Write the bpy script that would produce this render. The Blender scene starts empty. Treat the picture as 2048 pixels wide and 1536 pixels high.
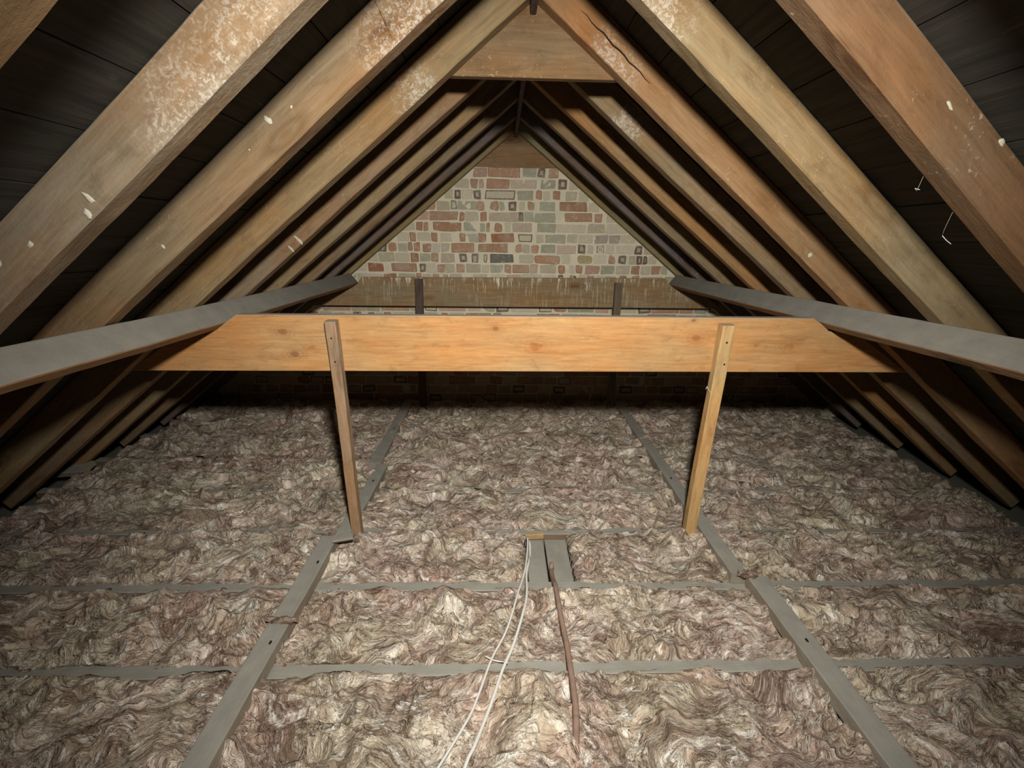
import bpy, bmesh, math, random
import numpy as np
from mathutils import Vector, Matrix

# ------------------------------------------------------------------ camera
sc = bpy.context.scene
col = sc.collection
cam_d = bpy.data.cameras.new('camera'); cam = bpy.data.objects.new('camera', cam_d); col.objects.link(cam)
F_PX = 899.3
cam_d.sensor_width = 36.0; cam_d.sensor_fit = 'HORIZONTAL'; cam_d.lens = 36.0*F_PX/2048
cam_d.clip_start = 0.02; cam_d.clip_end = 60
def camera_matrix(pitch, yaw, roll):
    cp, sp = math.cos(pitch), math.sin(pitch)
    F = Vector((0, cp, -sp)); U = Vector((0, sp, cp)); X = Vector((1, 0, 0))
    X2 = X*math.cos(roll)+U*math.sin(roll); U2 = -X*math.sin(roll)+U*math.cos(roll)
    Z = Matrix.Rotation(yaw, 3, 'Z')
    X2, U2, F = Z@X2, Z@U2, Z@F
    return Matrix(((X2.x, U2.x, -F.x), (X2.y, U2.y, -F.y), (X2.z, U2.z, -F.z))).to_4x4()
cam.matrix_world = Matrix.Translation((0, 0, 1.32)) @ camera_matrix(math.radians(17.551), math.radians(-1.522), math.radians(0.770))
sc.camera = cam
# ------------------------------------------------------------------ world: an almost lightless loft
w = bpy.data.worlds.new('world'); sc.world = w; w.use_nodes = True
w.node_tree.nodes['Background'].inputs[0].default_value = (1.0, 0.82, 0.78, 1)
w.node_tree.nodes['Background'].inputs[1].default_value = 0.004
# ------------------------------------------------------------------ the one hand lamp, held above the camera
LAMP = Vector((0.097, 0.0, 1.689))
ld = bpy.data.lights.new('hand_lamp', 'SPOT'); lo = bpy.data.objects.new('hand_lamp', ld); col.objects.link(lo)
lo.location = LAMP
ld.energy = 275; ld.color = (1.0, 0.975, 0.92); ld.spot_size = math.radians(116); ld.spot_blend = 1.0; ld.shadow_soft_size = 0.055
aim = Vector((0.12, 1.75, 0.70)) - LAMP
lo.rotation_euler = aim.to_track_quat('-Z', 'Y').to_euler()
# ------------------------------------------------------------------ view
sc.view_settings.view_transform = 'Standard'; sc.view_settings.look = 'None'
sc.view_settings.gamma = 1.0; sc.view_settings.exposure = 0.0; sc.view_settings.use_curve_mapping = False

rnd = random.Random(7)
# ------------------------------------------------------------------ helpers
def tag(o, label=None, cat=None, group=None, kind=None):
    if label: o['label'] = label
    if cat: o['category'] = cat
    if group: o['group'] = group
    if kind: o['kind'] = kind
    return o
def link_mesh(name, me, mat=None, parent=None):
    o = bpy.data.objects.new(name, me); col.objects.link(o)
    if mat: me.materials.append(mat)
    if parent:
        o.parent = parent; o.matrix_parent_inverse = parent.matrix_world.inverted()
    return o
def mesh_from(verts, faces, smooth=False):
    me = bpy.data.meshes.new('m'); me.from_pydata(verts, [], faces); me.update()
    if smooth:
        me.polygons.foreach_set('use_smooth', [True]*len(me.polygons))
    return me
def lin(r, g, b):
    f = lambda c: (c/255/12.92 if c/255 <= .04045 else ((c/255+.055)/1.055)**2.4)
    return (f(r), f(g), f(b), 1)

class NT:
    def __init__(s, name):
        s.m = bpy.data.materials.new(name); s.m.use_nodes = True; s.t = s.m.node_tree; s.t.nodes.clear()
        s.out = s.n('ShaderNodeOutputMaterial'); s.b = s.n('ShaderNodeBsdfPrincipled')
        s.l(s.b.outputs[0], s.out.inputs[0]); s.b.inputs['Roughness'].default_value = .85
        s.b.inputs['Specular IOR Level'].default_value = .25
        s.tc = s.n('ShaderNodeTexCoord'); s.geo = s.n('ShaderNodeNewGeometry')
    def n(s, k, **kw):
        x = s.t.nodes.new(k)
        for a, v in kw.items(): setattr(x, a, v)
        return x
    def l(s, a, b): s.t.links.new(a, b)
    def mapping(s, src, scale, loc=(0, 0, 0), rot=(0, 0, 0)):
        m = s.n('ShaderNodeMapping'); m.inputs['Scale'].default_value = scale; m.inputs['Location'].default_value = loc
        m.inputs['Rotation'].default_value = rot; s.l(src, m.inputs[0]); return m.outputs[0]
    def noise(s, vec, scale, detail=4, rough=.55, dist=0.0):
        x = s.n('ShaderNodeTexNoise'); x.inputs['Scale'].default_value = scale; x.inputs['Detail'].default_value = detail
        x.inputs['Roughness'].default_value = rough; x.inputs['Distortion'].default_value = dist; s.l(vec, x.inputs['Vector']); return x.outputs['Fac']
    def ramp(s, fac, stops, interp='LINEAR'):
        r = s.n('ShaderNodeValToRGB'); r.color_ramp.interpolation = interp
        e = r.color_ramp.elements
        while len(e) < len(stops): e.new(.5)
        for el, (p, c) in zip(e, stops):
            el.position = p; el.color = c if not isinstance(c, (int, float)) else (c, c, c, 1)
        s.l(fac, r.inputs[0]); return r.outputs[0]
    def mix(s, fac, a, b, mode='MIX'):
        x = s.n('ShaderNodeMix', data_type='RGBA', blend_type=mode)
        for v, i in ((fac, 0), (a, 6), (b, 7)):
            if isinstance(v, (int, float)): x.inputs[i].default_value = v
            elif isinstance(v, tuple): x.inputs[i].default_value = v
            else: s.l(v, x.inputs[i])
        return x.outputs[2]
    def math(s, op, a, b=None, c=None):
        x = s.n('ShaderNodeMath', operation=op)
        for v, i in ((a, 0), (b, 1), (c, 2)):
            if v is None: continue
            if isinstance(v, (int, float)): x.inputs[i].default_value = v
            else: s.l(v, x.inputs[i])
        return x.outputs[0]
    def attr(s, name, typ='OBJECT'):
        x = s.n('ShaderNodeAttribute', attribute_type=typ, attribute_name=name); return x
    def bump(s, h, strength=.3, dist=.01, prev=None):
        x = s.n('ShaderNodeBump'); x.inputs['Strength'].default_value = strength; x.inputs['Distance'].default_value = dist
        s.l(h, x.inputs['Height'])
        if prev is not None: s.l(prev, x.inputs['Normal'])
        return x.outputs[0]

DUST = lin(152, 149, 138)
def timber_material(name, dusty=1.0, topband=None, mould=False, knots=(), drips=False, caked=0.0, dust=(152, 149, 138)):
    """Sawn timber. The object carries its own tint and seed; settled dust lies only on what faces up."""
    N = NT(name); oc = N.tc.outputs['Object']
    seed = N.attr('seed').outputs['Fac']
    add = N.n('ShaderNodeVectorMath', operation='ADD'); N.l(oc, add.inputs[0])
    cx = N.n('ShaderNodeCombineXYZ'); N.l(seed, cx.inputs[0]); N.l(seed, cx.inputs[1]); N.l(seed, cx.inputs[2]); N.l(cx.outputs[0], add.inputs[1])
    v = add.outputs[0]
    tint = N.attr('tint').outputs['Color']
    grain = N.noise(N.mapping(v, (2.2, 26, 26)), 2.0, 6, .62, .9)
    fine = N.noise(N.mapping(v, (9, 160, 160)), 1.0, 3, .6)
    blot = N.noise(N.mapping(v, (1.6, 4, 4)), 1.5, 4, .6, .4)
    warm = N.noise(N.mapping(v, (2.5, 7, 7), (3, 9, 4)), 1.0, 3, .5)
    c = N.mix(N.ramp(warm, [(.35, 0.0), (.68, 1.0)]), tint, N.mix(1.0, tint, (1.08, .86, .66, 1), 'MULTIPLY'))
    c = N.mix(N.ramp(grain, [(.3, .75), (.62, 0.0)]), c, N.mix(1.0, c, (.70, .62, .54, 1), 'MULTIPLY'))
    c = N.mix(N.ramp(blot, [(.42, 0.0), (.72, .8)]), c, N.mix(1.0, c, (.82, .92, 1.0, 1), 'MULTIPLY'))
    c = N.mix(N.ramp(fine, [(.35, .35), (.6, 0.0)]), c, N.mix(1.0, c, (.7, .66, .6, 1), 'MULTIPLY'))
    if knots:
        sp = N.n('ShaderNodeSeparateXYZ'); N.l(oc, sp.inputs[0])
        wv = N.noise(oc, 30, 2)
        for (kx, kz, kr, dk) in knots:
            dx = N.math('MULTIPLY', N.math('SUBTRACT', sp.outputs[0], kx), .7); dz = N.math('SUBTRACT', sp.outputs[2], kz)
            d = N.math('SQRT', N.math('ADD', N.math('MULTIPLY', dx, dx), N.math('MULTIPLY', dz, dz)))
            d = N.math('ADD', d, N.math('MULTIPLY', N.math('SUBTRACT', wv, .5), kr*.8))
            ring = N.ramp(N.math('DIVIDE', d, kr*3), [(0.0, .8), (.2, .65), (.34, .12), (.42, .3), (.55, .06), (.66, .14), (.85, 0.0)])
            c = N.mix(ring, c, N.mix(1.0, c, dk+(1,), 'MULTIPLY'))
    else:
        vo = N.n('ShaderNodeTexVoronoi'); vo.inputs['Scale'].default_value = 1.0
        N.l(N.mapping(v, (2.2, 7, 7)), vo.inputs['Vector'])
        kn = N.ramp(vo.outputs['Distance'], [(0.0, .95), (.08, .8), (.12, .15), (.16, .5), (.24, 0.0)])
        c = N.mix(kn, c, N.mix(1.0, c, (.5, .38, .27, 1), 'MULTIPLY'))
    gr = N.noise(N.mapping(v, (5, 9, 9), (1, 7, 2)), 2.2, 6, .72, .5)
    c = N.mix(N.ramp(gr, [(.54, 0.0), (.66, .55)]), c, N.mix(1.0, c, (.66, .64, .62, 1), 'MULTIPLY'))
    c = N.mix(N.ramp(gr, [(.34, .45), (.45, 0.0)]), c, N.mix(1.0, c, (1.22, 1.2, 1.16, 1), 'MULTIPLY'))
    # scattered pale specks and scuffs
    sc_ = N.noise(v, 55, 3, .7, 1.5)
    msk = N.noise(v, 3.2, 3, .6)
    specks = N.math('MULTIPLY', N.ramp(sc_, [(.62, 0.0), (.68, 1.0)]), N.ramp(msk, [(.48, 0.0), (.60, .6)]))
    c = N.mix(specks, c, lin(176, 160, 134))
    if mould:
        md = N.attr('mould_at').outputs['Color']; ms = N.n('ShaderNodeSeparateXYZ'); N.l(md, ms.inputs[0])
        sp2 = N.n('ShaderNodeSeparateXYZ'); N.l(oc, sp2.inputs[0])
        dd = N.math('ABSOLUTE', N.math('SUBTRACT', sp2.outputs[0], ms.outputs[0]))
        dd = N.math('DIVIDE', dd, ms.outputs[1])
        near = N.ramp(dd, [(.45, 1.0), (1.0, 0.0)])
        edge = N.math('MULTIPLY_ADD', sp2.outputs[2], -7.0, .55)
        blo = N.noise(v, 85, 5, .75, .9); blo2 = N.noise(v, 12, 5, .7, .6)
        mm = N.math('MULTIPLY', near, N.math('ADD', N.math('MULTIPLY', N.ramp(blo, [(.49, 0.0), (.58, 1.0)]), N.ramp(blo2, [(.40, .25), (.56, 1.0)])), N.ramp(blo2, [(.45, 0.0), (.7, .35)])))
        fy = N.n('ShaderNodeSeparateXYZ'); N.l(N.geo.outputs['True Normal'], fy.inputs[0])
        front = N.ramp(N.math('ABSOLUTE', fy.outputs[1]), [(.4, .25), (.7, 1.0)])
        mm = N.math('MULTIPLY', front, N.math('MINIMUM', N.math('MULTIPLY', mm, N.math('MAXIMUM', edge, 0.0)), .55))
        c = N.mix(mm, c, lin(196, 188, 172))
    if drips:
        sp3 = N.n('ShaderNodeSeparateXYZ'); N.l(oc, sp3.inputs[0])
        top = N.ramp(N.math('MULTIPLY_ADD', sp3.outputs[2], 5.0, .5), [(.2, .15), (.5, .35), (.95, 1.0)])
        d1 = N.noise(N.mapping(oc, (70, 1, 6)), 1.0, 3, .6, .3)
        d2 = N.noise(N.mapping(oc, (6, 1, 5), (5, 0, 2)), 1.0, 3, .6)
        dm = N.math('MULTIPLY', N.math('MULTIPLY', N.ramp(d1, [(.54, 0.0), (.60, 1.0)]), N.ramp(d2, [(.4, 0.0), (.6, 1.0)])), top)
        c = N.mix(N.math('MINIMUM', N.math('MULTIPLY', dm, 1.5), .95), c, lin(236, 224, 198))
    if topband is not None:
        tb = N.n('ShaderNodeSeparateXYZ'); N.l(oc, tb.inputs[0])
        tz = N.math('ADD', tb.outputs[2], N.math('MULTIPLY', N.math('SUBTRACT', blot, .5), .10))
        c = N.mix(N.ramp(N.math('MULTIPLY_ADD', N.math('SUBTRACT', tz, topband), 12.0, .5), [(.1, 0.0), (.9, .55)]), c, lin(150, 124, 98))
    # dust on upward faces
    gz = N.n('ShaderNodeSeparateXYZ'); N.l(N.geo.outputs['True Normal'], gz.inputs[0])
    up = N.ramp(gz.outputs[2], [(.35, 0.0), (.55, 1.0)])
    dn = N.noise(v, 14, 4, .6)
    dc = N.mix(N.ramp(dn, [(.3, 0.0), (.7, 1.0)]), lin(*[v*.9 for v in dust]), lin(*dust))
    dl = N.noise(N.mapping(v, (1.2, 22, 22)), 1.5, 4, .6)
    dc = N.mix(N.ramp(dl, [(.4, 0.0), (.7, .3)]), dc, lin(*[v*1.06 for v in dust]))
    c = N.mix(N.math('MULTIPLY', up, dusty), c, dc)
    if caked: c = N.mix(N.math('MULTIPLY', N.ramp(dn, [(.25, .5), (.6, 1.0)]), caked), c, dc)
    N.l(c, N.b.inputs['Base Color'])
    h = N.math('ADD', N.math('MULTIPLY', grain, .6), N.math('MULTIPLY', sc_, .35))
    h = N.math('ADD', h, N.math('MULTIPLY', gr, .8))
    nb = N.bump(h, .45, .005); nb = N.bump(fine, .2, .002, nb)
    N.l(nb, N.b.inputs['Normal'])
    return N.m

def timber(name, p0, p1, wd, h, normal, mat, tint, parent=None, wob=.0018, bev=.003, cut0=0.0, cut1=0.0, step=.05):
    """A sawn length from p0 to p1 (centre line); normal = direction of the height h; cuts shear the ends (tan)."""
    p0, p1 = Vector(p0), Vector(p1)
    d = (p1-p0); L = d.length; d.normalize()
    n = Vector(normal); n = (n - d*n.dot(d)).normalized(); s = n.cross(d)
    M = Matrix(((d.x, s.x, n.x, p0.x), (d.y, s.y, n.y, p0.y), (d.z, s.z, n.z, p0.z), (0, 0, 0, 1)))
    k = max(2, int(L/step)); a, b = wd/2, h/2
    prof = [(-a+bev, -b), (0, -b), (a-bev, -b), (a, -b+bev), (a, 0), (a, b-bev), (a-bev, b), (0, b), (-a+bev, b), (-a, b-bev), (-a, 0), (-a, -b+bev)]
    r = random.Random(hash((round(p0.x*1000), round(p0.y*1000), round(L*1000))) & 0xffff)
    ph = [r.uniform(0, 6.28) for _ in range(8)]
    verts, faces = [], []
    for i in range(k+1):
        t = i/k; x = L*t
        oy = wob*(math.sin(x*2.3+ph[0])+.5*math.sin(x*6.1+ph[1])); oz = wob*(math.sin(x*1.9+ph[2])+.4*math.sin(x*7.3+ph[3]))
        for j, (y, z) in enumerate(prof):
            jy = r.uniform(-1, 1)*wob*.28; jz = r.uniform(-1, 1)*wob*.28
            sx = 0
            if i == 0: sx = cut0*z
            if i == k: sx = cut1*z
            verts.append((x+sx, y+oy+jy, z+oz+jz))
    m = len(prof)
    for i in range(k):
        for j in range(m):
            q = (j+1) % m
            faces.append((i*m+j, i*m+q, (i+1)*m+q, (i+1)*m+j))
    faces.append(tuple(range(m-1, -1, -1))); faces.append(tuple(k*m+j for j in range(m)))
    me = mesh_from(verts, faces)
    bm = bmesh.new(); bm.from_mesh(me); bmesh.ops.recalc_face_normals(bm, faces=bm.faces); bm.to_mesh(me); bm.free()
    o = bpy.data.objects.new(name, me); col.objects.link(o); me.materials.append(mat); o.matrix_world = M
    o['tint'] = [float(c) for c in lin(*tint)[:3]]; o['seed'] = float(r.uniform(0, 40))
    if parent:
        o.parent = parent; o.matrix_parent_inverse = parent.matrix_world.inverted()
    return o

def prism(name, pts, y0, y1, mat, tint, seed=3.0, bev=.002):
    """A board cut to an outline in x, z, standing between y0 and y1; local x along the board."""
    cx = sum(p[0] for p in pts)/len(pts); cz = sum(p[1] for p in pts)/len(pts); cy = (y0+y1)/2
    bm = bmesh.new()
    f = [bm.verts.new((x-cx, y0-cy, z-cz)) for x, z in pts]; bk = [bm.verts.new((x-cx, y1-cy, z-cz)) for x, z in pts]
    bm.faces.new(f); bm.faces.new(bk[::-1])
    for i in range(len(pts)):
        j = (i+1) % len(pts); bm.faces.new((f[j], f[i], bk[i], bk[j]))
    bmesh.ops.recalc_face_normals(bm, faces=bm.faces)
    bmesh.ops.bevel(bm, geom=bm.edges[:], offset=bev, segments=1, affect='EDGES')
    me = bpy.data.meshes.new(name); bm.to_mesh(me); bm.free()
    o = link_mesh(name, me, mat); o.location = (cx, cy, cz)
    o['tint'] = [float(c) for c in lin(*tint)[:3]]; o['seed'] = seed
    bpy.context.view_layer.update()
    return o

def splat(parent, p, r, n, mat, seed, name='plaster_splash', stretch=(1, 1)):
    """A small thick dab stuck on a face whose normal is n."""
    rr = random.Random(seed); n = Vector(n).normalized()
    t = n.orthogonal().normalized(); b = n.cross(t)
    p = Vector(p); verts = [tuple(p+n*.0018)]; faces = []
    K = 11
    rad = [rr.uniform(.65, 1.2) for _ in range(K)]
    for ring, (fr, hh) in enumerate(((.6, .0014), (1.0, -.0006))):
        for i in range(K):
            a = 2*math.pi*i/K; q = p+(t*math.cos(a)*stretch[0]+b*math.sin(a)*stretch[1])*(r*fr*rad[i])+n*hh
            verts.append(tuple(q))
    for i in range(K):
        j = (i+1) % K
        faces.append((0, 1+i, 1+j)); faces.append((1+i, 1+K+i, 1+K+j, 1+j))
    o = link_mesh(name, mesh_from(verts, faces, True), mat, parent)
    return o

def plain(name, c, rough=.8, metal=0.0, nscale=40, var=.15):
    N = NT(name); v = N.noise(N.tc.outputs['Object'], nscale, 4)
    c2 = tuple(x*(1-var) for x in c[:3])+(1,)
    N.l(N.mix(v, c, c2), N.b.inputs['Base Color']); N.b.inputs['Roughness'].default_value = rough; N.b.inputs['Metallic'].default_value = metal
    N.l(N.bump(v, .2, .002), N.b.inputs['Normal'])
    return N.m

M_raf = timber_material('rafter_wood', .5, mould=True)
M_dusty = timber_material('dusty_wood', 1.0)
M_post = timber_material('post_wood', .6)
M_plaster = plain('pale_plaster', lin(196, 190, 168), .95, 0, 160, .35)
M_nail = plain('rusty_nail', lin(52, 38, 30), .6, .3)
M_web_mote = plain('pale_web_mote', lin(210, 206, 196), .9)

# ------------------------------------------------------------------ dimensions of the loft (metres)
XR = 0.099; APEX = 2.07; ML, MR = .803, .783          # ridge x, underside apex, slopes
SP = .366; RD = .105; RT = .056                       # spacing, rafter depth and thickness
def under(x): return APEX-ML*(XR-x) if x < XR else APEX-MR*(x-XR)
def raf_y(k): return 1.005+SP*(k-1)-RT/2              # centre
RY = {0: .612, 1: .977, 2: 1.343, 3: 1.740, 4: 2.079, 5: 2.424, 6: 2.808, 7: 3.174, 8: 3.560}
WALL_Y = 3.60
JY = [.383, .749, 1.115, 1.481, 1.843, 2.213, 2.579, 2.945, 3.311]     # joist centres
JW = .05

# ------------------------------------------------------------------ structure: boarded roof, gable wall, floor
def slope_frame(side):
    m = ML if side < 0 else MR; a = math.atan(m); d = Vector((side*math.cos(a), 0, -math.sin(a))); n = Vector((side*math.sin(a), 0, math.cos(a)))
    return d, n, a
def make_ceiling():
    verts, faces = [], []
    r = random.Random(3)
    for side in (-1, 1):
        d, n, a = slope_frame(side)
        base = Vector((XR, 0, APEX)) + n*(RD+.001)
        s = -RD*math.tan(a)*-1 - .13
        s = 0.0 - RD*math.tan(a)*0 
        s0 = -.0
        while s0 < 3.75:
            wdt = .148; t = .018; dz = r.uniform(0, .0025)
            y = -1.2
            while y < WALL_Y-.02:
                y2 = min(WALL_Y+.1, y+r.choice((1.1, 1.46, 1.83, 2.2)))
                q = [base+d*s0+n*dz, base+d*(s0+wdt-.003)+n*dz]
                i0 = len(verts)
                for yy in (y, y2-.002):
                    for h in (0, t):
                        for p in q: verts.append((p.x+n.x*h, yy, p.z+n.z*h))
                f = [(0, 1, 3, 2), (4, 6, 7, 5), (0, 4, 5, 1), (2, 3, 7, 6), (0, 2, 6, 4), (1, 5, 7, 3)]
                faces += [tuple(i0+x for x in ff) for ff in f]
                y = y2
            s0 += wdt
        # felt behind the boards
        i0 = len(verts)
        for s_, yy in ((-.02, -1.2), (3.8, -1.2), (3.8, WALL_Y+.1), (-.02, WALL_Y+.1)):
            p = base+d*s_+n*.024; verts.append((p.x, yy, p.z))
        faces.append((i0, i0+1, i0+2, i0+3))
    me = mesh_from(verts, faces)
    N = NT('sarking_boards'); oc = N.tc.outputs['Object']
    g = N.noise(N.mapping(oc, (45, 2.2, 45)), 1.0, 5, .65, .8); b = N.noise(N.mapping(oc, (3, 1.2, 3)), 1.3, 4)
    c = N.mix(N.ramp(g, [(.3, 0.0), (.7, 1.0)]), lin(40, 36, 32), lin(66, 62, 54))
    c = N.mix(N.ramp(b, [(.4, 0.0), (.7, .6)]), c, lin(42, 48, 40))
    st = N.noise(N.mapping(oc, (60, 9, 60)), 1.0, 3, .6)
    c = N.mix(N.ramp(st, [(.66, 0.0), (.76, .3)]), c, lin(110, 104, 94))
    N.l(c, N.b.inputs['Base Color']); N.l(N.bump(g, .5, .004), N.b.inputs['Normal']); N.b.inputs['Roughness'].default_value = .9
    o = link_mesh('ceiling', me, N.m); tag(o, kind='structure'); return o
make_ceiling()

BR = "0:-205,-106,p -103,131,r 154,254,g 263,320,k 346,417,r;1:-229,-178,r -169,-132,p -109,58,r 66,262,q 288,397,g 423,478,k 495,570,t;2:-420,-360,t -351,-305,k -294,-219,t -207,-152,k -121,99,d 116,232,g 255,299,o 313,365,t 377,435,r 481,557,t 574,644,t;3:-480,-388,t -379,-333,d -324,-188,g -182,-127,o -83,-22,o -14,21,g 53,106,k 135,176,t 193,243,o 287,403,g 438,638,r 649,731,t;4:-642,-549,p -537,-327,r -315,-280,o -269,-175,t -161,-111,r -92,125,q 130,166,k 172,242,g 248,407,g 477,684,r 703,759,r 797,880,t;5:-762,-651,t -643,-596,r -587,-552,r -517,-300,r -288,-182,g -163,-122,g -116,-87,o -51,8,o 25,67,t 85,232,q 268,410,g 422,636,t 655,785,t 800,958,t;6:-791,-705,t -694,-650,r -638,-540,t -532,-484,r -458,-378,t -319,-272,r -266,-177,g -171,-115,r -78,94,R 130,234,d 264,324,t 330,485,g 503,575,t 593,700,t 714,815,e 827,905,e 915,1020,t;7:-861,-796,o -784,-719,g -710,-677,r -668,-624,r -594,-535,r -523,-469,t -458,-398,t -380,-207,r -178,50,r 105,159,o 164,218,t 227,284,o 302,411,g 423,573,q 588,648,k 663,706,t 737,791,k 810,870,t 888,1015,t 1030,1088,k 1100,1161,t;8:-1039,-950,t -938,-822,t -810,-705,t -690,-634,r -622,-544,g -535,-484,r -460,-358,q -319,-265,k -226,-175,k -139,-109,d -87,94,s 136,245,t 254,453,o 468,529,t 589,699,v 718,815,t 831,882,o 910,971,k 992,1041,t 1053,1093,k 1102,1132,k 1142,1206,t;9:-1135,-1036,t -1024,-907,R -841,-649,r -631,-583,k -577,-505,t -496,-439,r -430,-360,t -348,-282,r -270,-161,t -154,-93,t -84,10,g 22,76,p 86,219,r 225,283,p 307,429,t 447,496,o 527,569,t 582,630,r 659,766,p 778,882,g 895,999,t 1017,1082,r 1091,1165,t 1171,1239,r 1251,1300,t;10:-1111,-1069,t -1063,-919,t -907,-883,o -877,-810,r -798,-665,g -659,-617,r -605,-544,t -532,-477,r -450,-411,r -399,-308,q -215,-112,t -87,29,t 41,151,p 163,316,t 334,426,t 445,487,k 537,592,k 610,659,t 672,733,r 747,815,t 821,901,g 926,987,r 1024,1089,r 1105,1272,t;14:-1322,-1236,t -1168,-1107,k -1057,-1002,r -989,-940,t -928,-872,r -853,-686,t -606,-500,t -475,-426,r -407,-301,t -282,-83,r -58,-2,d 289,471,r 484,616,t 628,862,r 957,1179,t 1185,1414,r 1433,1560,t"
def make_wall():
    rows = {}
    for part in BR.split(';'):
        k, s = part.split(':'); rows[int(k)] = [(int(a)/1000, int(b)/1000, c) for a, b, c in (t.split(',') for t in s.split())]
    C = {'r': [(182, 144, 116), (188, 152, 124), (176, 136, 108)], 'R': [(170, 120, 92), (164, 114, 88)], 'p': [(198, 168, 146), (190, 158, 136)],
         'q': [(204, 188, 164), (198, 180, 158)], 'g': [(172, 170, 146), (178, 176, 152)], 't': [(204, 194, 168), (194, 184, 158), (210, 200, 176)],
         'o': [(182, 140, 112), (188, 148, 120)], 'd': [(180, 170, 144), (162, 148, 130)], 'k': [(136, 120, 104)], 's': [(122, 120, 108)], 'e': [(174, 162, 148)], 'v': [(176, 158, 116)]}
    r = random.Random(11)
    verts, faces, cols = [], [], []
    def quad_brick(x0, x1, z0, z1, cls):
        c = lin(*r.choice(C[cls])); j = lambda s: r.uniform(-s, s)
        k = r.uniform(.9, 1.08); c = (c[0]*k, c[1]*k, c[2]*k, 1)
        out = r.uniform(.002, .009) if cls != 'g' else r.uniform(0, .004)
        rad = .007 if cls not in 'ov' else .020
        # rounded, slightly uneven outline
        o = []
        for cx, cz, sx, sz in ((x0, z0, 1, 1), (x1, z0, -1, 1), (x1, z1, -1, -1), (x0, z1, 1, -1)):
            rr = min(rad, (x1-x0)*.3, (z1-z0)*.45); a = (cx+j(.005), cz+j(.0045))
            two = [(a[0]+sx*rr, a[1]), (a[0]+sx*rr*.25, a[1]+sz*rr*.25), (a[0], a[1]+sz*rr)]
            if (sx, sz) in ((1, 1), (-1, -1)): two = two[::-1]
            o += two
        # (x0,z0): from left side to bottom; (x1,z0): bottom to right; ...
        mx, mz = (x0+x1)/2, (z0+z1)/2
        def ring(sc_, y): return [((px-mx)*(1-sc_/(x1-x0)*2)+mx, y, (pz-mz)*(1-sc_/(z1-z0)*2)+mz) for px, pz in o]
        i0 = len(verts); n = len(o)
        rings = [(0, WALL_Y+.012, None), (.001, WALL_Y-out+.002, None), (.004, WALL_Y-out, None)]
        if cls in 'k': rings += [(.014, WALL_Y-out+.001, 'rim'), (.018, WALL_Y-out-.001, 'core')]
        elif cls in 'd': rings += [(.008, WALL_Y-out+.001, 'rim'), (.011, WALL_Y-out-.0005, 'core2')]
        elif cls in 'ors': rings += [(.006, WALL_Y-out-.0005, 'rim2'), (.012, WALL_Y-out-.001, None)]
        for sc_, y, t in rings: verts.extend(ring(sc_, y))
        for q in range(len(rings)-1):
            t = rings[q+1][2]; cc = c
            if t == 'rim': cc = lin(122, 108, 92)
            if t == 'rim2': cc = tuple(v*.72 for v in c[:3])+(1,)
            for i in range(n):
                jn = (i+1) % n; faces.append((i0+q*n+i, i0+q*n+jn, i0+(q+1)*n+jn, i0+(q+1)*n+i)); cols.append(cc)
        cc = c
        if rings[-1][2] == 'core': cc = lin(*r.choice([(196, 184, 162), (200, 182, 164), (180, 166, 146)]))
        if rings[-1][2] == 'core2': cc = lin(204, 194, 168)
        faces.append(tuple(i0+(len(rings)-1)*n+i for i in range(n))); cols.append(cc)
    for row in range(-4, 26):
        z1 = 1.833-row*.0757; z0 = z1-.064
        if z0 < -.02: break
        lst = list(rows.get(row, []))
        if not lst:
            x = -3.0+r.uniform(0, .1)
            while x < 3.2:
                cls = r.choice('rrrpptqqggkotde'); wd = .215 if cls in 'rptgq' and r.random() < .45 else .102
                lst.append((x, x+wd, cls)); x += wd+.012
        else:
            lo_, hi_ = lst[0][0], lst[-1][1]
            x = lo_-.012
            while x > -3.0:
                cls = r.choice('rrptqgkto'); wd = .215 if cls in 'rpt' and r.random() < .5 else .1
                lst.append((x-wd, x, cls)); x -= wd+.012
            x = hi_+.012
            while x < 3.2:
                cls = r.choice('rrptqgkto'); wd = .215 if cls in 'rpt' and r.random() < .5 else .1
                lst.append((x, x+wd, cls)); x += wd+.012
        for x0, x1, cls in lst:
            zt = z1 if row < -1 else z0
            if z0 > under(x0)+.03 or z0 > under(x1)+.03: continue
            dz = r.uniform(-.003, .003)
            if x1-x0 > .02: quad_brick(x0-.0015, x1+.0015, z0+dz-.0005, z1+dz+.0005, cls)
    # mortar bed: an uneven sheet with real thickness
    nx, nz = 260, 100; X0, X1, Z0, Z1 = -3.1, 3.3, -.12, 2.3
    xs = np.linspace(X0, X1, nx); zs = np.linspace(Z0, Z1, nz)
    i0 = len(verts); mc = lin(230, 220, 192)
    for iz in range(nz):
        for ix in range(nx):
            x, z = xs[ix], zs[iz]
            zz = min(z, under(x)+RD+.02)
            verts.append((x, WALL_Y+.002*math.sin(x*37+z*21)+r.uniform(-.0015, .0015), zz))
    for iz in range(nz-1):
        for ix in range(nx-1):
            a = i0+iz*nx+ix
            if zs[iz] > under(xs[ix])+RD+.02 and zs[iz] > under(xs[ix+1])+RD+.02: continue
            faces.append((a, a+1, a+nx+1, a+nx)); cols.append(mc)
    # outer leaf
    i1 = len(verts)
    out = [(X0, -.12), (X1, -.12), (X1, under(X1)+RD+.02), (XR, APEX+.16), (X0, under(X0)+RD+.02)]
    for y in (WALL_Y+.02, WALL_Y+.22):
        for x, z in out: verts.append((x, y, z))
    n = 5
    faces.append(tuple(i1+i for i in range(n))); cols.append(mc); faces.append(tuple(i1+n+i for i in range(n))[::-1]); cols.append(mc)
    for i in range(n):
        j = (i+1) % n; faces.append((i1+i, i1+n+i, i1+n+j, i1+j)); cols.append(mc)
    me = mesh_from(verts, faces)
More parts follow.
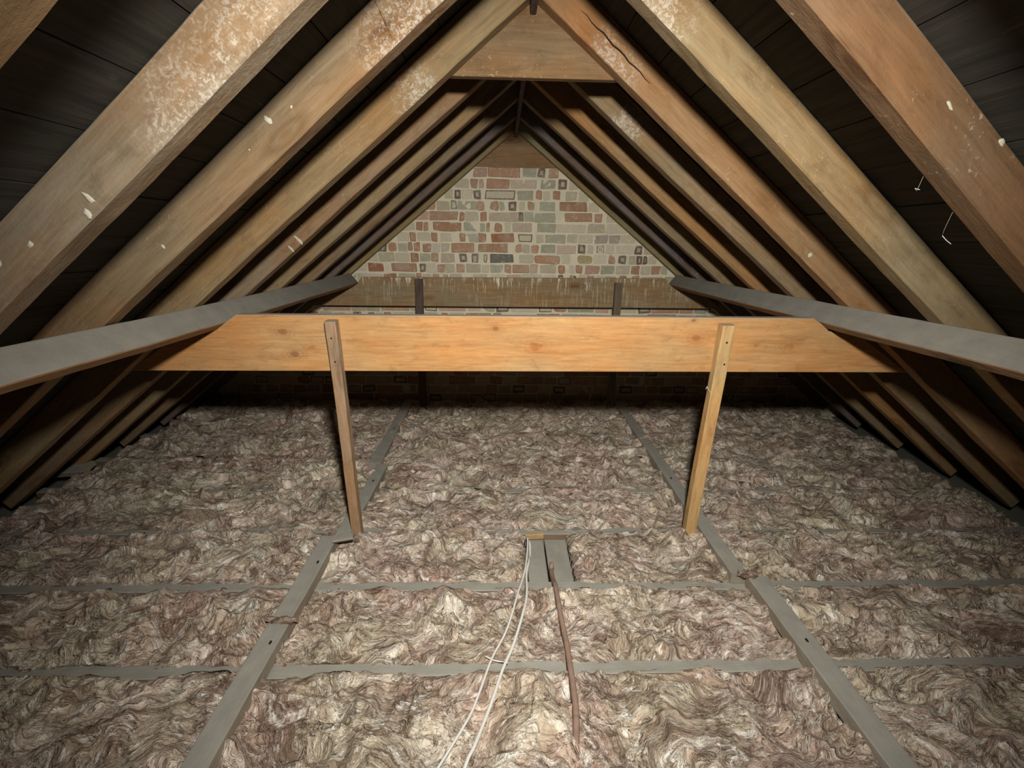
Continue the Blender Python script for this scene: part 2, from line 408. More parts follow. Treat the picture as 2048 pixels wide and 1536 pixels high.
    ca = me.color_attributes.new('brick_colour', 'FLOAT_COLOR', 'CORNER')
    arr = np.zeros((len(me.loops), 4), np.float32); li = 0
    for p, cc in zip(me.polygons, cols):
        arr[p.loop_start:p.loop_start+p.loop_total] = cc
    ca.data.foreach_set('color', arr.ravel())
    N = NT('old_brickwork'); oc = N.tc.outputs['Object']
    c = N.attr('brick_colour', 'GEOMETRY').outputs['Color']
    n1 = N.noise(oc, 38, 6, .7, .6); n2 = N.noise(oc, 7, 4, .6); n3 = N.noise(oc, 120, 3, .6)
    c = N.mix(N.ramp(n1, [(.54, 0.0), (.70, .5)]), c, lin(240, 230, 208))
    c = N.mix(N.ramp(n1, [(.28, .55), (.42, 0.0)]), c, N.mix(1.0, c, (.62, .58, .52, 1), 'MULTIPLY'))
    c = N.mix(N.ramp(n2, [(.5, 0.0), (.72, .45)]), c, lin(196, 192, 172))
    c = N.mix(N.ramp(n3, [(.4, .22), (.6, 0.0)]), c, N.mix(1.0, c, (.7, .68, .64, 1), 'MULTIPLY'))
    N.l(c, N.b.inputs['Base Color']); N.b.inputs['Roughness'].default_value = .95
    nb = N.bump(n1, .6, .006); nb = N.bump(n3, .4, .002, nb); N.l(nb, N.b.inputs['Normal'])
    o = link_mesh('wall_back', me, N.m); tag(o, kind='structure'); return o
make_wall()

def make_floor():
    me = mesh_from([(-3.2, -1.2, -.1), (3.3, -1.2, -.1), (3.3, WALL_Y+.02, -.1), (-3.2, WALL_Y+.02, -.1),
                    (-3.2, -1.2, -.12), (3.3, -1.2, -.12), (3.3, WALL_Y+.02, -.12), (-3.2, WALL_Y+.02, -.12)],
                   [(0, 1, 2, 3), (7, 6, 5, 4), (0, 4, 5, 1), (1, 5, 6, 2), (2, 6, 7, 3), (3, 7, 4, 0)])
    o = link_mesh('floor', me, plain('dusty_lath', lin(128, 124, 112), .95, 0, 12, .35)); tag(o, kind='structure')
make_floor()

# ------------------------------------------------------------------ rafters
TL = {0: (128, 104, 74), 1: (136, 121, 100), 2: (132, 113, 87), 3: (141, 122, 91), 4: (138, 119, 95), 5: (147, 128, 97), 6: (136, 121, 97), 7: (115, 106, 102), 8: (150, 142, 108)}
TR = {0: (128, 100, 73), 1: (114, 91, 67), 2: (141, 125, 95), 3: (151, 119, 84), 4: (141, 123, 95), 5: (156, 128, 91), 6: (145, 126, 95), 7: (115, 106, 102), 8: (150, 142, 108)}
NTH = ['nearest the camera', 'second from the camera', 'third from the camera', 'fourth from the camera', 'fifth from the camera', 'sixth from the camera', 'seventh from the camera', 'eighth from the camera', 'against the brick gable']
LOOKL = {0: 'brown sawn rafter cropped by the top left corner of the photo, left roof slope', 1: 'broad brown rafter with a white mouldy patch, left slope, biggest in the photo',
 2: 'left slope rafter second biggest, with scuffed grey patch and white dab near the top', 3: 'left slope rafter whose top meets the near triangular ridge tie board',
 4: 'left slope rafter just behind the one that meets the near ridge tie', 5: 'yellowish left slope rafter, second behind the near ridge tie', 6: 'greenish brown left slope rafter, third behind the near ridge tie',
 7: 'purplish grey left slope rafter, last but one before the brick gable', 8: 'olive brown left slope rafter running against the brick gable'}
LOOKR = {0: 'right slope rafter cropped by the top right corner of the photo', 1: 'broad orange brown rafter with a knot, right slope, biggest on that side',
 2: 'pale olive tan right slope rafter with a white scuffed upper edge, second biggest', 3: 'orange rafter with a long split near its top, right slope, meets near ridge tie',
 4: 'right slope rafter just behind the split orange one, tan with a rough top', 5: 'orange tan right slope rafter, second behind the near ridge tie', 6: 'tan right slope rafter, third behind the near ridge tie',
 7: 'purplish grey right slope rafter, last but one before the brick gable', 8: 'olive brown right slope rafter running against the brick gable'}
RAF = {}
for k in range(9):
    for side in (-1, 1):
        d, n, a = slope_frame(side)
        y = RY[k]
        topu = Vector((XR+side*.012, y, APEX-(.012*(ML if side < 0 else MR))))
        p_top = topu + n*RD/2
        # plumb cut at the ridge: keep x constant on the end face
        p_top = p_top - d*(n.dot(Vector((side, 0, 0)))*RD/2/abs(d.x))
        Lr = (APEX+.03)/math.sin(a)
        p_bot = p_top + d*Lr
        cut = (side*n.x)/abs(d.x)
        o = timber('rafter', p_bot, p_top, RT, RD, n, M_raf, (TL if side < 0 else TR)[k], cut1=cut, wob=.0022)
        o['mould_at'] = [-9.0, .3, 0.0]
        RAF[(k, side)] = o
        tag(o, (LOOKL if side < 0 else LOOKR)[k], 'rafter', 'rafters of the left roof slope' if side < 0 else 'rafters of the right roof slope')
def raf_x(k, side, x):
    """local x along the rafter for a world x"""
    o = RAF[(k, side)]; return (o.matrix_world.inverted() @ Vector((x, RY[k], under(x)))).x
RAF[(1, -1)]['mould_at'] = [float(raf_x(1, -1, -.50)), .22, 0.0]
RAF[(2, -1)]['mould_at'] = [float(raf_x(2, -1, -.20)), .20, 0.0]
RAF[(3, -1)]['mould_at'] = [float(raf_x(3, -1, -.28)), .10, 0.0]
RAF[(2, 1)]['mould_at'] = [float(raf_x(2, 1, .36)), .14, 0.0]
RAF[(3, 1)]['mould_at'] = [float(raf_x(3, 1, .36)), .12, 0.0]
RAF[(4, 1)]['mould_at'] = [float(raf_x(4, 1, .50)), .10, 0.0]
bpy.context.view_layer.update()
def on_face(k, side, x, h, r, seed, st=(1, 1), name='plaster_splash'):
    """dab on the front face of rafter k at world x, h above the underside"""
    d, n, a = slope_frame(side); p = Vector((x, RY[k]-RT/2-.0005, under(x)))+n*h
    splat(RAF[(k, side)], p, r, (0, -1, 0), M_plaster, seed, name, st)
on_face(1, -1, -.795, .012, .009, 1, (.8, 1.2)); on_face(1, -1, -.775, .028, .008, 2, (.6, 1.9))
on_face(1, -1, -.90, .045, .008, 3, (1.1, .7)); on_face(1, -1, -.962, .06, .009, 4)
on_face(2, -1, -.55, .078, .0085, 5, (.8, 1.3)); on_face(2, -1, -.497, .062, .004, 6); on_face(2, -1, -.62, .06, .003, 7)
on_face(2, -1, -.905, .04, .007, 8, (.7, 1.2)); on_face(2, -1, -1.05, .066, .010, 9, (1.6, .7), 'cobweb_or_mote'); on_face(2, -1, -1.10, .035, .014, 10, (1.5, .8), 'cobweb_or_mote')
on_face(4, -1, -.86, .02, .016, 11, (.5, 1.5)); on_face(4, -1, -.90, .012, .012, 12, (.5, 1.5)); on_face(4, -1, -.82, .055, .004, 13)
on_face(1, 1, .80, .07, .010, 14, (.5, 1.4)); on_face(3, 1, 1.13, .03, .010, 15, (1, .8)); on_face(2, 1, .86, .05, .006, 16, (1.6, .6)); on_face(1, 1, .905, .099, .008, 17, (.7, 1.2))
# long split in the near orange rafter: a dark strip on the face, groove shade put into its colour
def crack(k, side, xa, xb, ha, hb):
    d, n, a = slope_frame(side); y = RY[k]-RT/2
    pts = []
    for i in range(14):
        t = i/13; x = xa+(xb-xa)*t; h = ha+(hb-ha)*t+.0025*math.sin(i*1.9)
        pts.append(Vector((x, y, under(x)))+n*h)
    verts, faces = [], []
    for i, p in enumerate(pts):
        wv = .0022*math.sin(math.pi*min(1, (i+.4)/13.8))
        verts += [tuple(p-n*wv+Vector((0, -.0006, 0))), tuple(p+n*wv+Vector((0, -.0006, 0))), tuple(p+n*wv+Vector((0, .002, 0))), tuple(p-n*wv+Vector((0, .002, 0)))]
    for i in range(13):
        b0, b1 = i*4, i*4+4
        for q in range(4): faces.append((b0+q, b0+(q+1) % 4, b1+(q+1) % 4, b1+q))
    link_mesh('crack', mesh_from(verts, faces), plain('dark_split', lin(34, 24, 16)), RAF[(k, side)])
crack(3, 1, .215, .46, .055, .050); crack(2, -1, -.262, -.245, .012, .105)

# ridge board
rb = timber('ridge_board', (XR, -.9, 2.092), (XR, WALL_Y, 2.092), .022, .125, (0, 0, 1), timber_material('ridge_wood', .2), (96, 76, 72), wob=.001)
tag(rb, 'dark board along the ridge where both rows of rafters meet', 'ridge board')

# ------------------------------------------------------------------ ties and collars
CY = RY[3]+RT/2                       # back face of the third rafters
M_collar = timber_material('collar_wood', .8, .085, knots=((-.13, .02, .012, (.45, .3, .2)), (.03, -.052, .022, (.72, .45, .25)), (.68, -.01, .018, (.7, .45, .3)),
     (-.97, .0, .016, (.5, .35, .28)), (-.93, -.09, .016, (.45, .32, .26)), (1.07, -.045, .02, (.8, .55, .35)), (-.86, -.06, .012, (.75, .5, .3)), (.66, .06, .007, (.3, .22, .16)), (.93, -.04, .01, (.7, .5, .3))))
zb, zt = .808, 1.037
col1 = prism('collar_beam', [(-1.49, zb), (1.70, zb+.012), (1.42, 1.0), (1.330, .990), (1.292, 1.020), (1.255, zt+.006), (-1.03, zt), (-1.077, 1.005), (-1.115, .976), (-1.20, 1.0)], CY+.001, CY+.043, M_collar, (188, 148, 100), 5.0)
tag(col1, 'wide bright orange collar beam crossing the loft in front, two posts nailed to it', 'collar beam')
M_tie = timber_material('tie_wood', .4, knots=((.10, .03, .016, (.6, .45, .35)), (-.04, .045, .02, (.7, .6, .5))))
tie1 = prism('ridge_tie', [(-.23, 1.853), (.43, 1.851), (.165, 2.064), (.145, 2.07), (.053, 2.07), (.03, 2.06)], CY+.001, CY+.032, M_tie, (128, 106, 78), 9.0)
tag(tie1, 'triangular brown ridge tie board between the tops of the near rafters', 'tie board')
M_far = timber_material('stained_wood', .7, drips=True)
C8 = 3.51-.004
col2 = prism('collar_beam', [(-1.46, .842), (1.70, .846), (1.45, 1.03), (1.335, .990), (1.292, 1.020), (1.25, 1.068), (-1.045, 1.054), (-1.077, 1.005), (-1.12, .976), (-1.2, 1.03)], C8-.042, C8-.002, M_far, (156, 138, 108), 14.0)
tag(col2, 'dark brown mortar-stained collar beam in front of the brick gable', 'collar beam')
M_ftie = timber_material('far_tie_wood', .4)
tie2 = prism('ridge_tie', [(-.26, 1.836), (.51, 1.833), (.17, 2.10), (.03, 2.10)], C8+.0835, C8+.092, M_ftie, (150, 128, 102), 22.0)
tag(tie2, 'far triangular ridge tie board resting above the brickwork at the gable', 'tie board')

# ------------------------------------------------------------------ purlins on edge under the rafters
M_purlin = timber_material('purlin_wood', 1.0, dust=(138, 134, 124))
def purlin(side, pts, label):
    root = None
    d, n, a = slope_frame(side)
    for i, (ya, yb, off) in enumerate(pts):
        P = Vector((XR+side*1.235, 0, 0)); P.z = under(P.x)
        # outer top corner P on the underside; section w=.092 across the slope normal, .043 down the slope
        c = P + d*.0215 - n*(.092/2+.0005) + d*off
        o = timber('purlin', (c.x, ya, c.z), (c.x, yb, c.z), .043, .092, n, M_purlin, (142, 116, 88), wob=.002)
        return o, tag(o, label, 'purlin')
purlin(-1, [(-.9, 3.50, 0)], 'dusty grey topped purlin running under the left rafters into the distance')
purlin(1, [(-.9, 3.50, .008)], 'dusty grey topped purlin running under the right rafters into the distance')

# ------------------------------------------------------------------ joists
def joist_label(i):
    return ['grey joist nearest the camera, hidden under the nearest insulation', 'second joist from the camera, below the bottom edge of the photo', 'dusty grey joist crossing the lower part of the photo, under the white cables',
            'dusty grey joist just behind the widest clear one, below the two short batts', 'joist beneath the feet of the two near posts', 'half covered joist just behind the near post feet',
            'mostly buried joist midway between near posts and gable', 'buried joist second from the brick gable', 'buried joist closest to the brick gable'][i]
for i, y in enumerate(JY):
    o = timber('joist', (-2.50, y, -.05), (2.68, y, -.05), JW, .1, (0, 0, 1), M_dusty, (120, 108, 92), wob=.0015)
    tag(o, joist_label(i), 'joist', 'floor joists')

# ------------------------------------------------------------------ numpy noise for the insulation
def lattice(seed):
    rs = np.random.RandomState(seed); a = rs.rand(256, 256)*2*np.pi
    return np.cos(a), np.sin(a)
_L = {}
def perlin(x, y, seed=0):
    if seed not in _L: _L[seed] = lattice(seed)
    gx, gy = _L[seed]
    xi = np.floor(x).astype(int); yi = np.floor(y).astype(int); xf = x-xi; yf = y-yi
    u = xf*xf*xf*(xf*(xf*6-15)+10); v = yf*yf*yf*(yf*(yf*6-15)+10)
    def g(ix, iy, dx, dy):
        ax, ay = gx[ix & 255, iy & 255], gy[ix & 255, iy & 255]; return ax*dx+ay*dy
    n00 = g(xi, yi, xf, yf); n10 = g(xi+1, yi, xf-1, yf); n01 = g(xi, yi+1, xf, yf-1); n11 = g(xi+1, yi+1, xf-1, yf-1)
    return ((n00*(1-u)+n10*u)*(1-v)+(n01*(1-u)+n11*u)*v)*1.4
def wool_h(x, y, bay):
    """height of the crumpled wool above the joist tops"""
    ya = JY[bay]; yb = JY[bay+1]; v = (y-ya)/(yb-ya)
    far = min(1.0, max(0.0, (ya-1.6)/.9))
    s = bay*17.3
    w1 = perlin(x*3.1+s, y*3.6, 1); w2 = perlin(x*3.1+s+40, y*3.6+9, 2)
    X = x+.12*w1; Y = y+.10*w2
    a = perlin(X*5+s, Y*7, 3)
    w3 = perlin(X*13+s, Y*15, 4); w4 = perlin(X*13+s+31, Y*15+7, 5)
    X2 = X+.03*w3; Y2 = Y+.025*w4
    r1 = 1-np.abs(perlin(X2*7.5+s, Y2*13, 6))*2.2
    r2 = 1-np.abs(perlin(X2*17+s, Y2*34, 7))*2.2
    r3 = perlin(X2*60+s, Y2*85, 8)
    edge = np.clip(np.minimum(v, 1-v)/.13, 0, 1); edge = edge*edge*(3-2*edge)
    b1 = 1-np.abs(perlin(X*4.2+s, Y*6.5+3, 15))*2.4
    h = .008+.018*far+.020*a+.030*(np.clip(b1, -.3, 1)-.45)+.022*(np.clip(r1, -.3, 1)-.45)+.008*(np.clip(r2, -.4, 1)-.35)+.0022*r3
    lip = .016*perlin(x*4+s, y*0+v*2, 9)+.010*perlin(x*14+s, y*0+3, 10)+.020*far-.005
    return h*edge+(lip+.004*r2*.6+.002*r3)*(1-edge)+.004*edge
def wool_material():
    N = NT('glass_wool'); oc = N.tc.outputs['Object']
    w1 = N.n('ShaderNodeTexNoise'); w1.inputs['Scale'].default_value = 3.6; w1.inputs['Detail'].default_value = 2; N.l(oc, w1.inputs['Vector'])
    sv = N.n('ShaderNodeVectorMath', operation='SCALE'); sv.inputs['Scale'].default_value = .42; N.l(w1.outputs['Color'], sv.inputs[0])
    ad = N.n('ShaderNodeVectorMath', operation='ADD'); N.l(oc, ad.inputs[0]); N.l(sv.outputs[0], ad.inputs[1]); v = ad.outputs[0]
    a = N.noise(N.mapping(v, (1, 1.5, 1.2)), 5.5, 4, .55, 1.0)
    b = N.noise(N.mapping(v, (1, 2.2, 1.2), (4, 2, 7)), 10, 5, .60, 1.4)
    f = N.noise(N.mapping(v, (1, 3.0, 1)), 26, 4, .62, 1.6)
    z = N.noise(oc, 3.0, 3, .5)
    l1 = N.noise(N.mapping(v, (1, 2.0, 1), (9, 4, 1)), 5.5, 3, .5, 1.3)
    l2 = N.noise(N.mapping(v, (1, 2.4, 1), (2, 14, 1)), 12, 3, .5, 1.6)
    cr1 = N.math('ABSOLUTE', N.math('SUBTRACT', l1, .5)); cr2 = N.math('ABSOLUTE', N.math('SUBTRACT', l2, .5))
    pink = N.ramp(a, [(.30, lin(150, 122, 106)), (.44, lin(190, 162, 144)), (.56, lin(212, 190, 172)), (.70, lin(242, 230, 212))])
    cream = N.ramp(a, [(.30, lin(146, 130, 108)), (.44, lin(188, 172, 146)), (.58, lin(212, 198, 172)), (.72, lin(242, 234, 214))])
    c = N.mix(N.ramp(z, [(.42, 0.0), (.60, 1.0)]), pink, cream)
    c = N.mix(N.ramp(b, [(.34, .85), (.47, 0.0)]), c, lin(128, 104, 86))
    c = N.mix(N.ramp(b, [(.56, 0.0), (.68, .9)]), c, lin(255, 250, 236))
    c = N.mix(N.ramp(cr1, [(0.0, .55), (.016, .3), (.040, 0.0)]), c, lin(104, 84, 68))  # shade of the creases painted into the wool colour, along the bump grooves
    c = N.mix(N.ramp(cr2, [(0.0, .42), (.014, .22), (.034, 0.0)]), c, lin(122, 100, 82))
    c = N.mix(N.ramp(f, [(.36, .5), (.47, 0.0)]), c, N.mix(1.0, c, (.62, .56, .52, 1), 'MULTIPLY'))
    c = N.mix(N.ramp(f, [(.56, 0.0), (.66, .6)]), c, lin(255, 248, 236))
    N.l(c, N.b.inputs['Base Color']); N.b.inputs['Roughness'].default_value = .8
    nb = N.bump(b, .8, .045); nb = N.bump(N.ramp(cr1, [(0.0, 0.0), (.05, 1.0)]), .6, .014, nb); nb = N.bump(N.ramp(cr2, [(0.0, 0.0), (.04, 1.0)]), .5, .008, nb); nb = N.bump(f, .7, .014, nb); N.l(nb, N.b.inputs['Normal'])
    return N.m
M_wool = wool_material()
def batt(bay, x0, x1, label, step=.0055, soft0=True, soft1=True):
    ov = .012 + (.018 if bay >= 4 else .004 if bay == 3 else 0)
    ya, yb = JY[bay]+JW/2-ov, JY[bay+1]-JW/2+ov
    if bay == len(JY)-1: pass
    nx = int((x1-x0)/step); ny = int((yb-ya)/step)
    xs = np.linspace(x0, x1, nx); ys = np.linspace(ya, yb, ny); X, Y = np.meshgrid(xs, ys)
    H = wool_h(X, Y, bay)
    ex = np.clip(np.minimum(X-x0, x1-X)/.03, 0, 1); H = H*ex-.02*(1-ex)*(1-ex)
    # ragged outline
    Yr = Y.copy()
    for e, sgn in ((0, -1), (ny-1, 1)):
        Yr[e] += sgn*(.007*perlin(xs*19+bay, xs*0+5, 11)+.016*perlin(xs*5+bay*3, xs*0+2, 14)-.002)
    Xr = X.copy(); Xr[:, 0] += .012*perlin(ys*23, ys*0+1, 12); Xr[:, -1] += .012*perlin(ys*23, ys*0+8, 13)
    top = np.stack([Xr, Yr, H], -1).reshape(-1, 3)
    # skirt and base
    idx = np.arange(nx*ny).reshape(ny, nx)
    q = np.stack([idx[:-1, :-1], idx[:-1, 1:], idx[1:, 1:], idx[1:, :-1]], -1).reshape(-1, 4)
    loop = np.concatenate([idx[0, :], idx[1:, -1], idx[-1, -2::-1], idx[-2:0:-1, 0]])
    sk = top[loop].copy(); sk[:, 2] = -.098
    yin0, yin1 = JY[bay]+JW/2+.001, JY[bay+1]-JW/2-.001
    low = sk.copy(); low[:, 1] = np.clip(low[:, 1], yin0, yin1)
    mid = low.copy(); mid[:, 2] = -.012
    lipm = top[loop].copy(); lipm[:, 2] = np.minimum(lipm[:, 2]-.001, .0); 
    n0 = len(top); m = len(loop)
    verts = np.concatenate([top, mid, low])
    a = loop; b = np.roll(loop, -1); i = np.arange(m); j = np.roll(i, -1)
    s1 = np.stack([b, a, n0+i, n0+j], -1); s2 = np.stack([n0+j, n0+i, n0+m+i, n0+m+j], -1)
    faces = np.concatenate([q, s1, s2])
    me = bpy.data.meshes.new('batt')
    me.vertices.add(len(verts)); me.vertices.foreach_set('co', verts.astype(np.float32).ravel())
    me.loops.add(faces.size); me.loops.foreach_set('vertex_index', faces.astype(np.int32).ravel())
    me.polygons.add(len(faces)); me.polygons.foreach_set('loop_start', np.arange(0, faces.size, 4, dtype=np.int32))
    me.polygons.foreach_set('use_smooth', np.ones(len(faces), bool))
    me.update(calc_edges=True); me.validate()
    o = link_mesh('insulation_batt', me, M_wool); tag(o, label, 'insulation', 'insulation batts between the joists'); return o
BL = {1: 'crumpled pinkish glass wool batt nearest the camera, filling the bottom of the photo', 2: 'glass wool batt behind the clear cross joist, crossed by the cables and pipe',
      4: 'glass wool batt just behind the feet of the two near posts', 5: 'second glass wool batt behind the near posts', 6: 'third glass wool batt behind the near posts, in half shade',
      7: 'dim brown glass wool batt, last but one before the gable'}
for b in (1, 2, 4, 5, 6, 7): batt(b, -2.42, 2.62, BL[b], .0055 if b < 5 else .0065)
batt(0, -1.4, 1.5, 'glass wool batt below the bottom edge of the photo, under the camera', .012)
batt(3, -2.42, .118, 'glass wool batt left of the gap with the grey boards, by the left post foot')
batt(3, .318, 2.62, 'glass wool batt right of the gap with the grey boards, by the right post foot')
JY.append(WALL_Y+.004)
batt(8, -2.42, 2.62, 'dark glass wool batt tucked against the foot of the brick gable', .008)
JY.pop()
def ground(x, y):
    """top of whatever lies at x, y between the joists"""
    for b in range(len(JY)-1):
        if JY[b]+JW/2-.01 < y < JY[b+1]-JW/2+.01:
            if b == 3 and .118 < x < .318: return -.028
            return max(float(wool_h(np.array([x]), np.array([y]), b)[0]), -.002 if abs(y-JY[b]) < .04 or abs(y-JY[b+1]) < .04 else -9)
    return .001

# grey boards seen in the gap
for i, (xa, xb, z, lab) in enumerate(((.122, .205, -.030, 'dusty grey board in the insulation gap, left one under the cables'), (.212, .312, -.034, 'dusty grey board in the insulation gap, right one under the pipe end'))):
    o = timber('gap_board', ((xa+xb)/2, 1.508, z-.011), ((xa+xb)/2, 1.816, z-.011), xb-xa, .022, (0, 0, 1), M_dusty, (120, 112, 98), wob=.0008)
    tag(o, lab, 'board')
o = timber('wood_offcut', (.12, 1.812, -.006), (.205, 1.814, -.004), .022, .03, (0, 0, 1), timber_material('fresh_offcut', 0.0), (176, 156, 118), wob=.0008)
o.location.y -= .006
tag(o, 'small yellowish wood offcut at the back of the gap beside the cables', 'offcut')

# ------------------------------------------------------------------ binders along the joists
def binder(x0, x1, wd, ya, yb, z, label, nails=()):
    o = timber('binder', (x0, ya, z-.0245), (x1, yb, z-.0245), wd, .049, (0, 0, 1), M_binder, (150, 136, 118), wob=.002)
    bpy.context.view_layer.update()
    tag(o, label, 'binder', 'binders lying on the joists')
    for nx_, ny_ in nails:
        bm = bmesh.new(); bmesh.ops.create_cone(bm, cap_ends=True, segments=12, radius1=.006, radius2=.004, depth=.004)
        bmesh.ops.scale(bm, vec=(.8, 1.6, 1), verts=bm.verts); bmesh.ops.translate(bm, vec=(nx_, ny_, z+.0025), verts=bm.verts)
        me = bpy.data.meshes.new('nail'); bm.to_mesh(me); bm.free(); link_mesh('nail_head', me, M_nail, o)
    return o
M_binder = timber_material('dust_caked_wood', 1.0, caked=.6)
binder(-.760, -.764, .072, .35, 1.735, .052, 'near dusty grey binder on the left, lying across the joists toward the camera', ((-.748, 1.56), (-.752, 1.17)))
binder(-.712, -.700, .066, 1.750, 2.42, .052, 'short middle grey binder on the left, behind the left post foot', ((-.70, 2.22),))
binder(-.752, -.762, .072, 2.435, 3.585, .052, 'far grey binder on the left, running to the brick gable', ((-.75, 2.95),))
binder(1.040, 1.034, .076, .35, 1.47, .052, 'near dusty grey binder on the right, reaching the bottom right of the photo', ((1.035, 1.16),))
binder(.975, .985, .068, 1.485, 3.585, .052, 'far grey binder on the right, running from the right post foot to the gable', ((.97, 2.25),))
o = timber('wood_offcut', (-.735, 1.70, .062), (-.655, 1.725, .060), .05, .012, (0, 0, 1), M_dusty, (110, 104, 94), wob=.001)
o.location = (-.735, 1.70, .0605)
tag(o, 'thin grey wood scrap lying on the left binder by the left post foot', 'offcut')

# ------------------------------------------------------------------ posts
def post(xt, xb_, yt, yb_, zt_, zb_, wd, dp, tint, label, nails):
    o = timber('post', (xb_, yb_, zb_), (xt, yt, zt_), dp, wd, (1, 0, 0), M_post, tint, wob=.0022)
    bpy.context.view_layer.update(); tag(o, label, 'post')
    for (nx_, nz_) in nails:
        t = (nz_-zb_)/(zt_-zb_); y = yb_+(yt-yb_)*t-dp/2-.001
        bm = bmesh.new(); bmesh.ops.create_cone(bm, cap_ends=True, segments=12, radius1=.0045, radius2=.0035, depth=.004)
        bmesh.ops.rotate(bm, cent=(0, 0, 0), matrix=Matrix.Rotation(math.pi/2, 3, 'X'), verts=bm.verts); bmesh.ops.translate(bm, vec=(nx_, y, nz_), verts=bm.verts)
        me = bpy.data.meshes.new('nail'); bm.to_mesh(me); bm.free(); link_mesh('nail_head', me, M_nail, o)
    return o
post(-.655, -.660, 1.745, 1.800, 1.022, .002, .042, .044, (158, 136, 112), 'thin weathered brown post on the left, nailed to the near collar beam', ((-.655, .955), (-.652, .86)))
post(.894, .897, 1.745, 1.800, 1.020, .002, .050, .044, (196, 162, 112), 'clean pale tan post on the right, nailed to the near collar beam', ((.894, .95), (.90, .86)))
post(-.612, -.615, 3.435, 3.40, 1.050, .002, .055, .04, (96, 82, 76), 'dark grey post on the left of the far stained collar beam', ())
post(.884, .886, 3.435, 3.40, 1.036, .002, .055, .04, (118, 112, 98), 'pale grey post on the right of the far stained collar beam', ())

# ------------------------------------------------------------------ cables and pipe
def smooth_path(pts, sub=6):
    P = [Vector(p) for p in pts]; out = []
    for i in range(len(P)-1):
        a = P[max(i-1, 0)]; b = P[i]; c = P[i+1]; d = P[min(i+2, len(P)-1)]
        for k in range(sub):
            t = k/sub; out.append(.5*((2*b)+(c-a)*t+(2*a-5*b+4*c-d)*t*t+(3*b-a-3*c+d)*t*t*t))
    out.append(P[-1]); return out
def tube(name, path, r, mat, seg=10, flat=1.0, bumps=0.0):
    verts, faces = [], []; rr = random.Random(4)
    for i, p in enumerate(path):
        t = (path[min(i+1, len(path)-1)]-path[max(i-1, 0)]).normalized(); s = t.cross(Vector((0, 0, 1))).normalized(); u = s.cross(t)
        k = 1+rr.uniform(-bumps, bumps)
        for j in range(seg):
            a = 2*math.pi*j/seg; q = p+s*math.cos(a)*r*k+u*math.sin(a)*r*flat*k; verts.append(tuple(q))
    for i in range(len(path)-1):
        for j in range(seg):
            q = (j+1) % seg; faces.append((i*seg+j, i*seg+q, (i+1)*seg+q, (i+1)*seg+j))
    faces.append(tuple(range(seg-1, -1, -1))); faces.append(tuple((len(path)-1)*seg+j for j in range(seg)))
    me = mesh_from(verts, faces, True)
    return link_mesh(name, me, mat)
def lay(xy, r, span=.05, lift=0.0):
    """rest a stiff cable on the highest ground near each of its points"""
    out = []
    path = smooth_path([(x, y, 0) for x, y in xy], 5)
    for p in path:
        z = max(ground(p.x+dx, p.y+dy) for dx in (-.012, 0, .012) for dy in (-span, -span/2, 0, span/2, span))
        out.append([p.x, p.y, z+r+lift])
    zz = [q[2] for q in out]
    for _ in range(3):
        zz = [max(o[2]-.004, (zz[max(i-1, 0)]+zz[i]+zz[min(i+1, len(zz)-1)])/3) for i, o in enumerate(out)]
    return [Vector((o[0], o[1], z)) for o, z in zip(out, zz)]
M_cable = plain('grey_white_cable', lin(222, 220, 212), .5, 0, 30, .2)
M_pipe = plain('dusty_copper', lin(164, 136, 118), .9, .0, 38, .6)
c1 = lay([(.128, 1.78), (.125, 1.70), (.106, 1.547), (.073, 1.408), (.029, 1.245), (-.022, 1.127), (-.057, 1.008), (-.088, .921), (-.151, .813), (-.22, .70), (-.30, .55)], .0042)
c1[0].z = -.03; c1[1].z = -.012
o = tube('cable', c1, .0038, M_cable); tag(o, 'thin white cable, the left one of the two, bending off to the bottom left', 'cable', 'white cables on the insulation')
c2 = lay([(.140, 1.79), (.137, 1.70), (.125, 1.60), (.110, 1.517), (.100, 1.358), (.053, 1.183), (.011, 1.073), (-.019, .977), (-.063, .855), (-.084, .812), (-.12, .70), (-.17, .55)], .0055)
c2[0].z = -.03; c2[1].z = -.012
o = tube('cable', c2, .005, M_cable); tag(o, 'thicker white cable, the right one of the two, bowed to the right', 'cable', 'white cables on the insulation')
o = tube('cable', lay([(-.045, 1.135), (-.02, 1.125), (.01, 1.118), (.028, 1.10)], .003, .02, .006), .0022, M_cable); tag(o, 'short wisp of white wire crossing between the two cables over the joist', 'wire')
pp = lay([(.222, 1.60), (.219, 1.474), (.221, 1.333), (.226, 1.201), (.226, 1.106), (.224, .989), (.217, .91)], .006, .03)
top = pp[0]
pp = [Vector((top.x+.004, top.y+.012, -.030)), Vector((top.x+.003, top.y+.012, -.005))]+[Vector((top.x, top.y+.004, top.z-.002))]+pp[1:]+[Vector((.212, .86, -.01)), Vector((.21, .82, -.05))]
o = tube('copper_pipe', smooth_path(pp, 2), .0095, M_pipe, 14, 1.0, .05); tag(o, 'brown dusty copper pipe over the joists, its far end turned down in the gap', 'pipe')

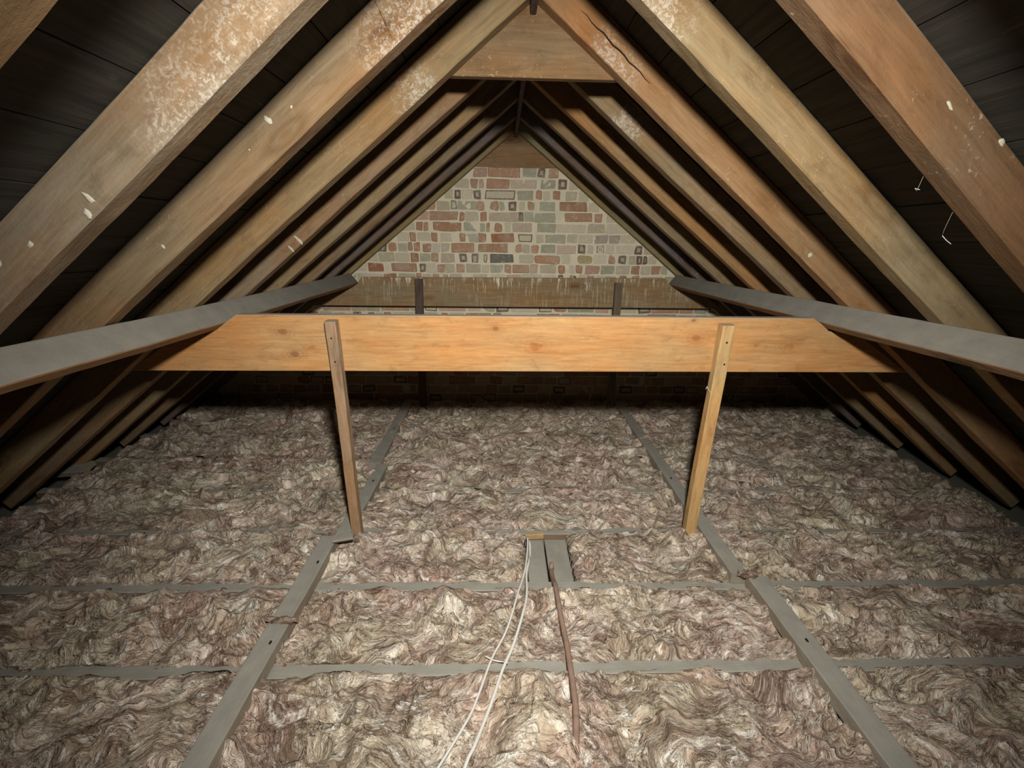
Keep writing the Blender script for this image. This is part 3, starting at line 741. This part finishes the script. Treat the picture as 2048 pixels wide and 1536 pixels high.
# loose strands
def strand(name, p, q, r, mat, label, cat, parent=None):
    p, q = Vector(p), Vector(q); mid = (p+q)/2+Vector((0, 0, -.15*(q-p).length))
    o = tube(name, smooth_path([p, mid, q], 4), r, mat, 6)
    if parent: o.parent = parent; o.matrix_parent_inverse = parent.matrix_world.inverted()
    else: tag(o, label, cat)
    return o
post_r = [x for x in bpy.data.objects if x.name == 'post.001'][0]
strand('cobweb_or_mote', (.876, 1.745, .73), (.853, 1.75, .760), .0011, M_web_mote, '', '', post_r)
strand('cobweb_or_mote', (.853, 1.75, .760), (.85, 1.752, .748), .0011, M_web_mote, '', '', post_r)
strand('cobweb_or_mote', (1.44, 3.46, .90), (1.415, 3.455, .93), .0035, M_web_mote, '', '', col2)

def tuft(x, y, z, sx, sy, sz, seed, label):
    bm = bmesh.new(); bmesh.ops.create_icosphere(bm, subdivisions=5, radius=1)
    P = np.array([v.co[:] for v in bm.verts])
    k = 1+.35*perlin(P[:, 0]*1.7+seed, P[:, 1]*1.7+P[:, 2], 21)+.16*perlin(P[:, 0]*4+seed, P[:, 1]*5+P[:, 2]*3, 22)+.07*perlin(P[:, 0]*9+seed, P[:, 1]*12+P[:, 2]*7, 23)
    for v, kk in zip(bm.verts, k): v.co = Vector((v.co.x*sx*kk, v.co.y*sy*kk, max(v.co.z, -.35)*sz*kk))
    me = bpy.data.meshes.new('tuft'); bm.to_mesh(me); bm.free(); me.polygons.foreach_set('use_smooth', [True]*len(me.polygons))
    o = link_mesh('wool_tuft', me, M_wool); o.location = (x, y, z+.35*sz); tag(o, label, 'wool tuft'); return o
tuft(-.755, 1.262, .051, .052, .016, .010, 3, 'small wisp of glass wool lying across the near left binder')
tuft(1.005, 1.476, .049, .045, .022, .012, 8, 'small wisp of glass wool over the joint of the right binders')
tuft(-.655, 1.765, .008, .030, .022, .018, 12, 'pale tuft of glass wool at the foot of the left post')
def mote_streak(pts, r):  # dust motes catching the light, shaped as pale streaks on added threads
    o = tube('cobweb_or_mote', smooth_path([Vector(p) for p in pts], 4), r, M_web_mote, 6)
    o.parent = RAF[(1, 1)]; o.matrix_parent_inverse = RAF[(1, 1)].matrix_world.inverted()
mote_streak([(.880, 1.006, under(.880)+.004), (.886, 1.020, 1.436), (.892, 1.030, 1.4395)], .0002); mote_streak([(.889, 1.030, 1.4405), (.901, 1.030, 1.438)], .0007)
mote_streak([(.965, 1.006, under(.965)+.004), (.975, 1.025, 1.358), (.989, 1.040, 1.345)], .0002); mote_streak([(.989, 1.040, 1.345), (1.002, 1.040, 1.335), (1.0145, 1.040, 1.3276)], .0008)
# pale offcut lying at the left eaves
o = timber('wood_offcut', (-2.70, 2.50, .05), (-2.45, 2.52, .06), .10, .03, (.2, -.2, 1), M_dusty, (150, 148, 138), wob=.001)
o.location = (-2.62, 2.36, .035)
tag(o, 'pale grey board scrap in the dark left eaves on the insulation', 'offcut')
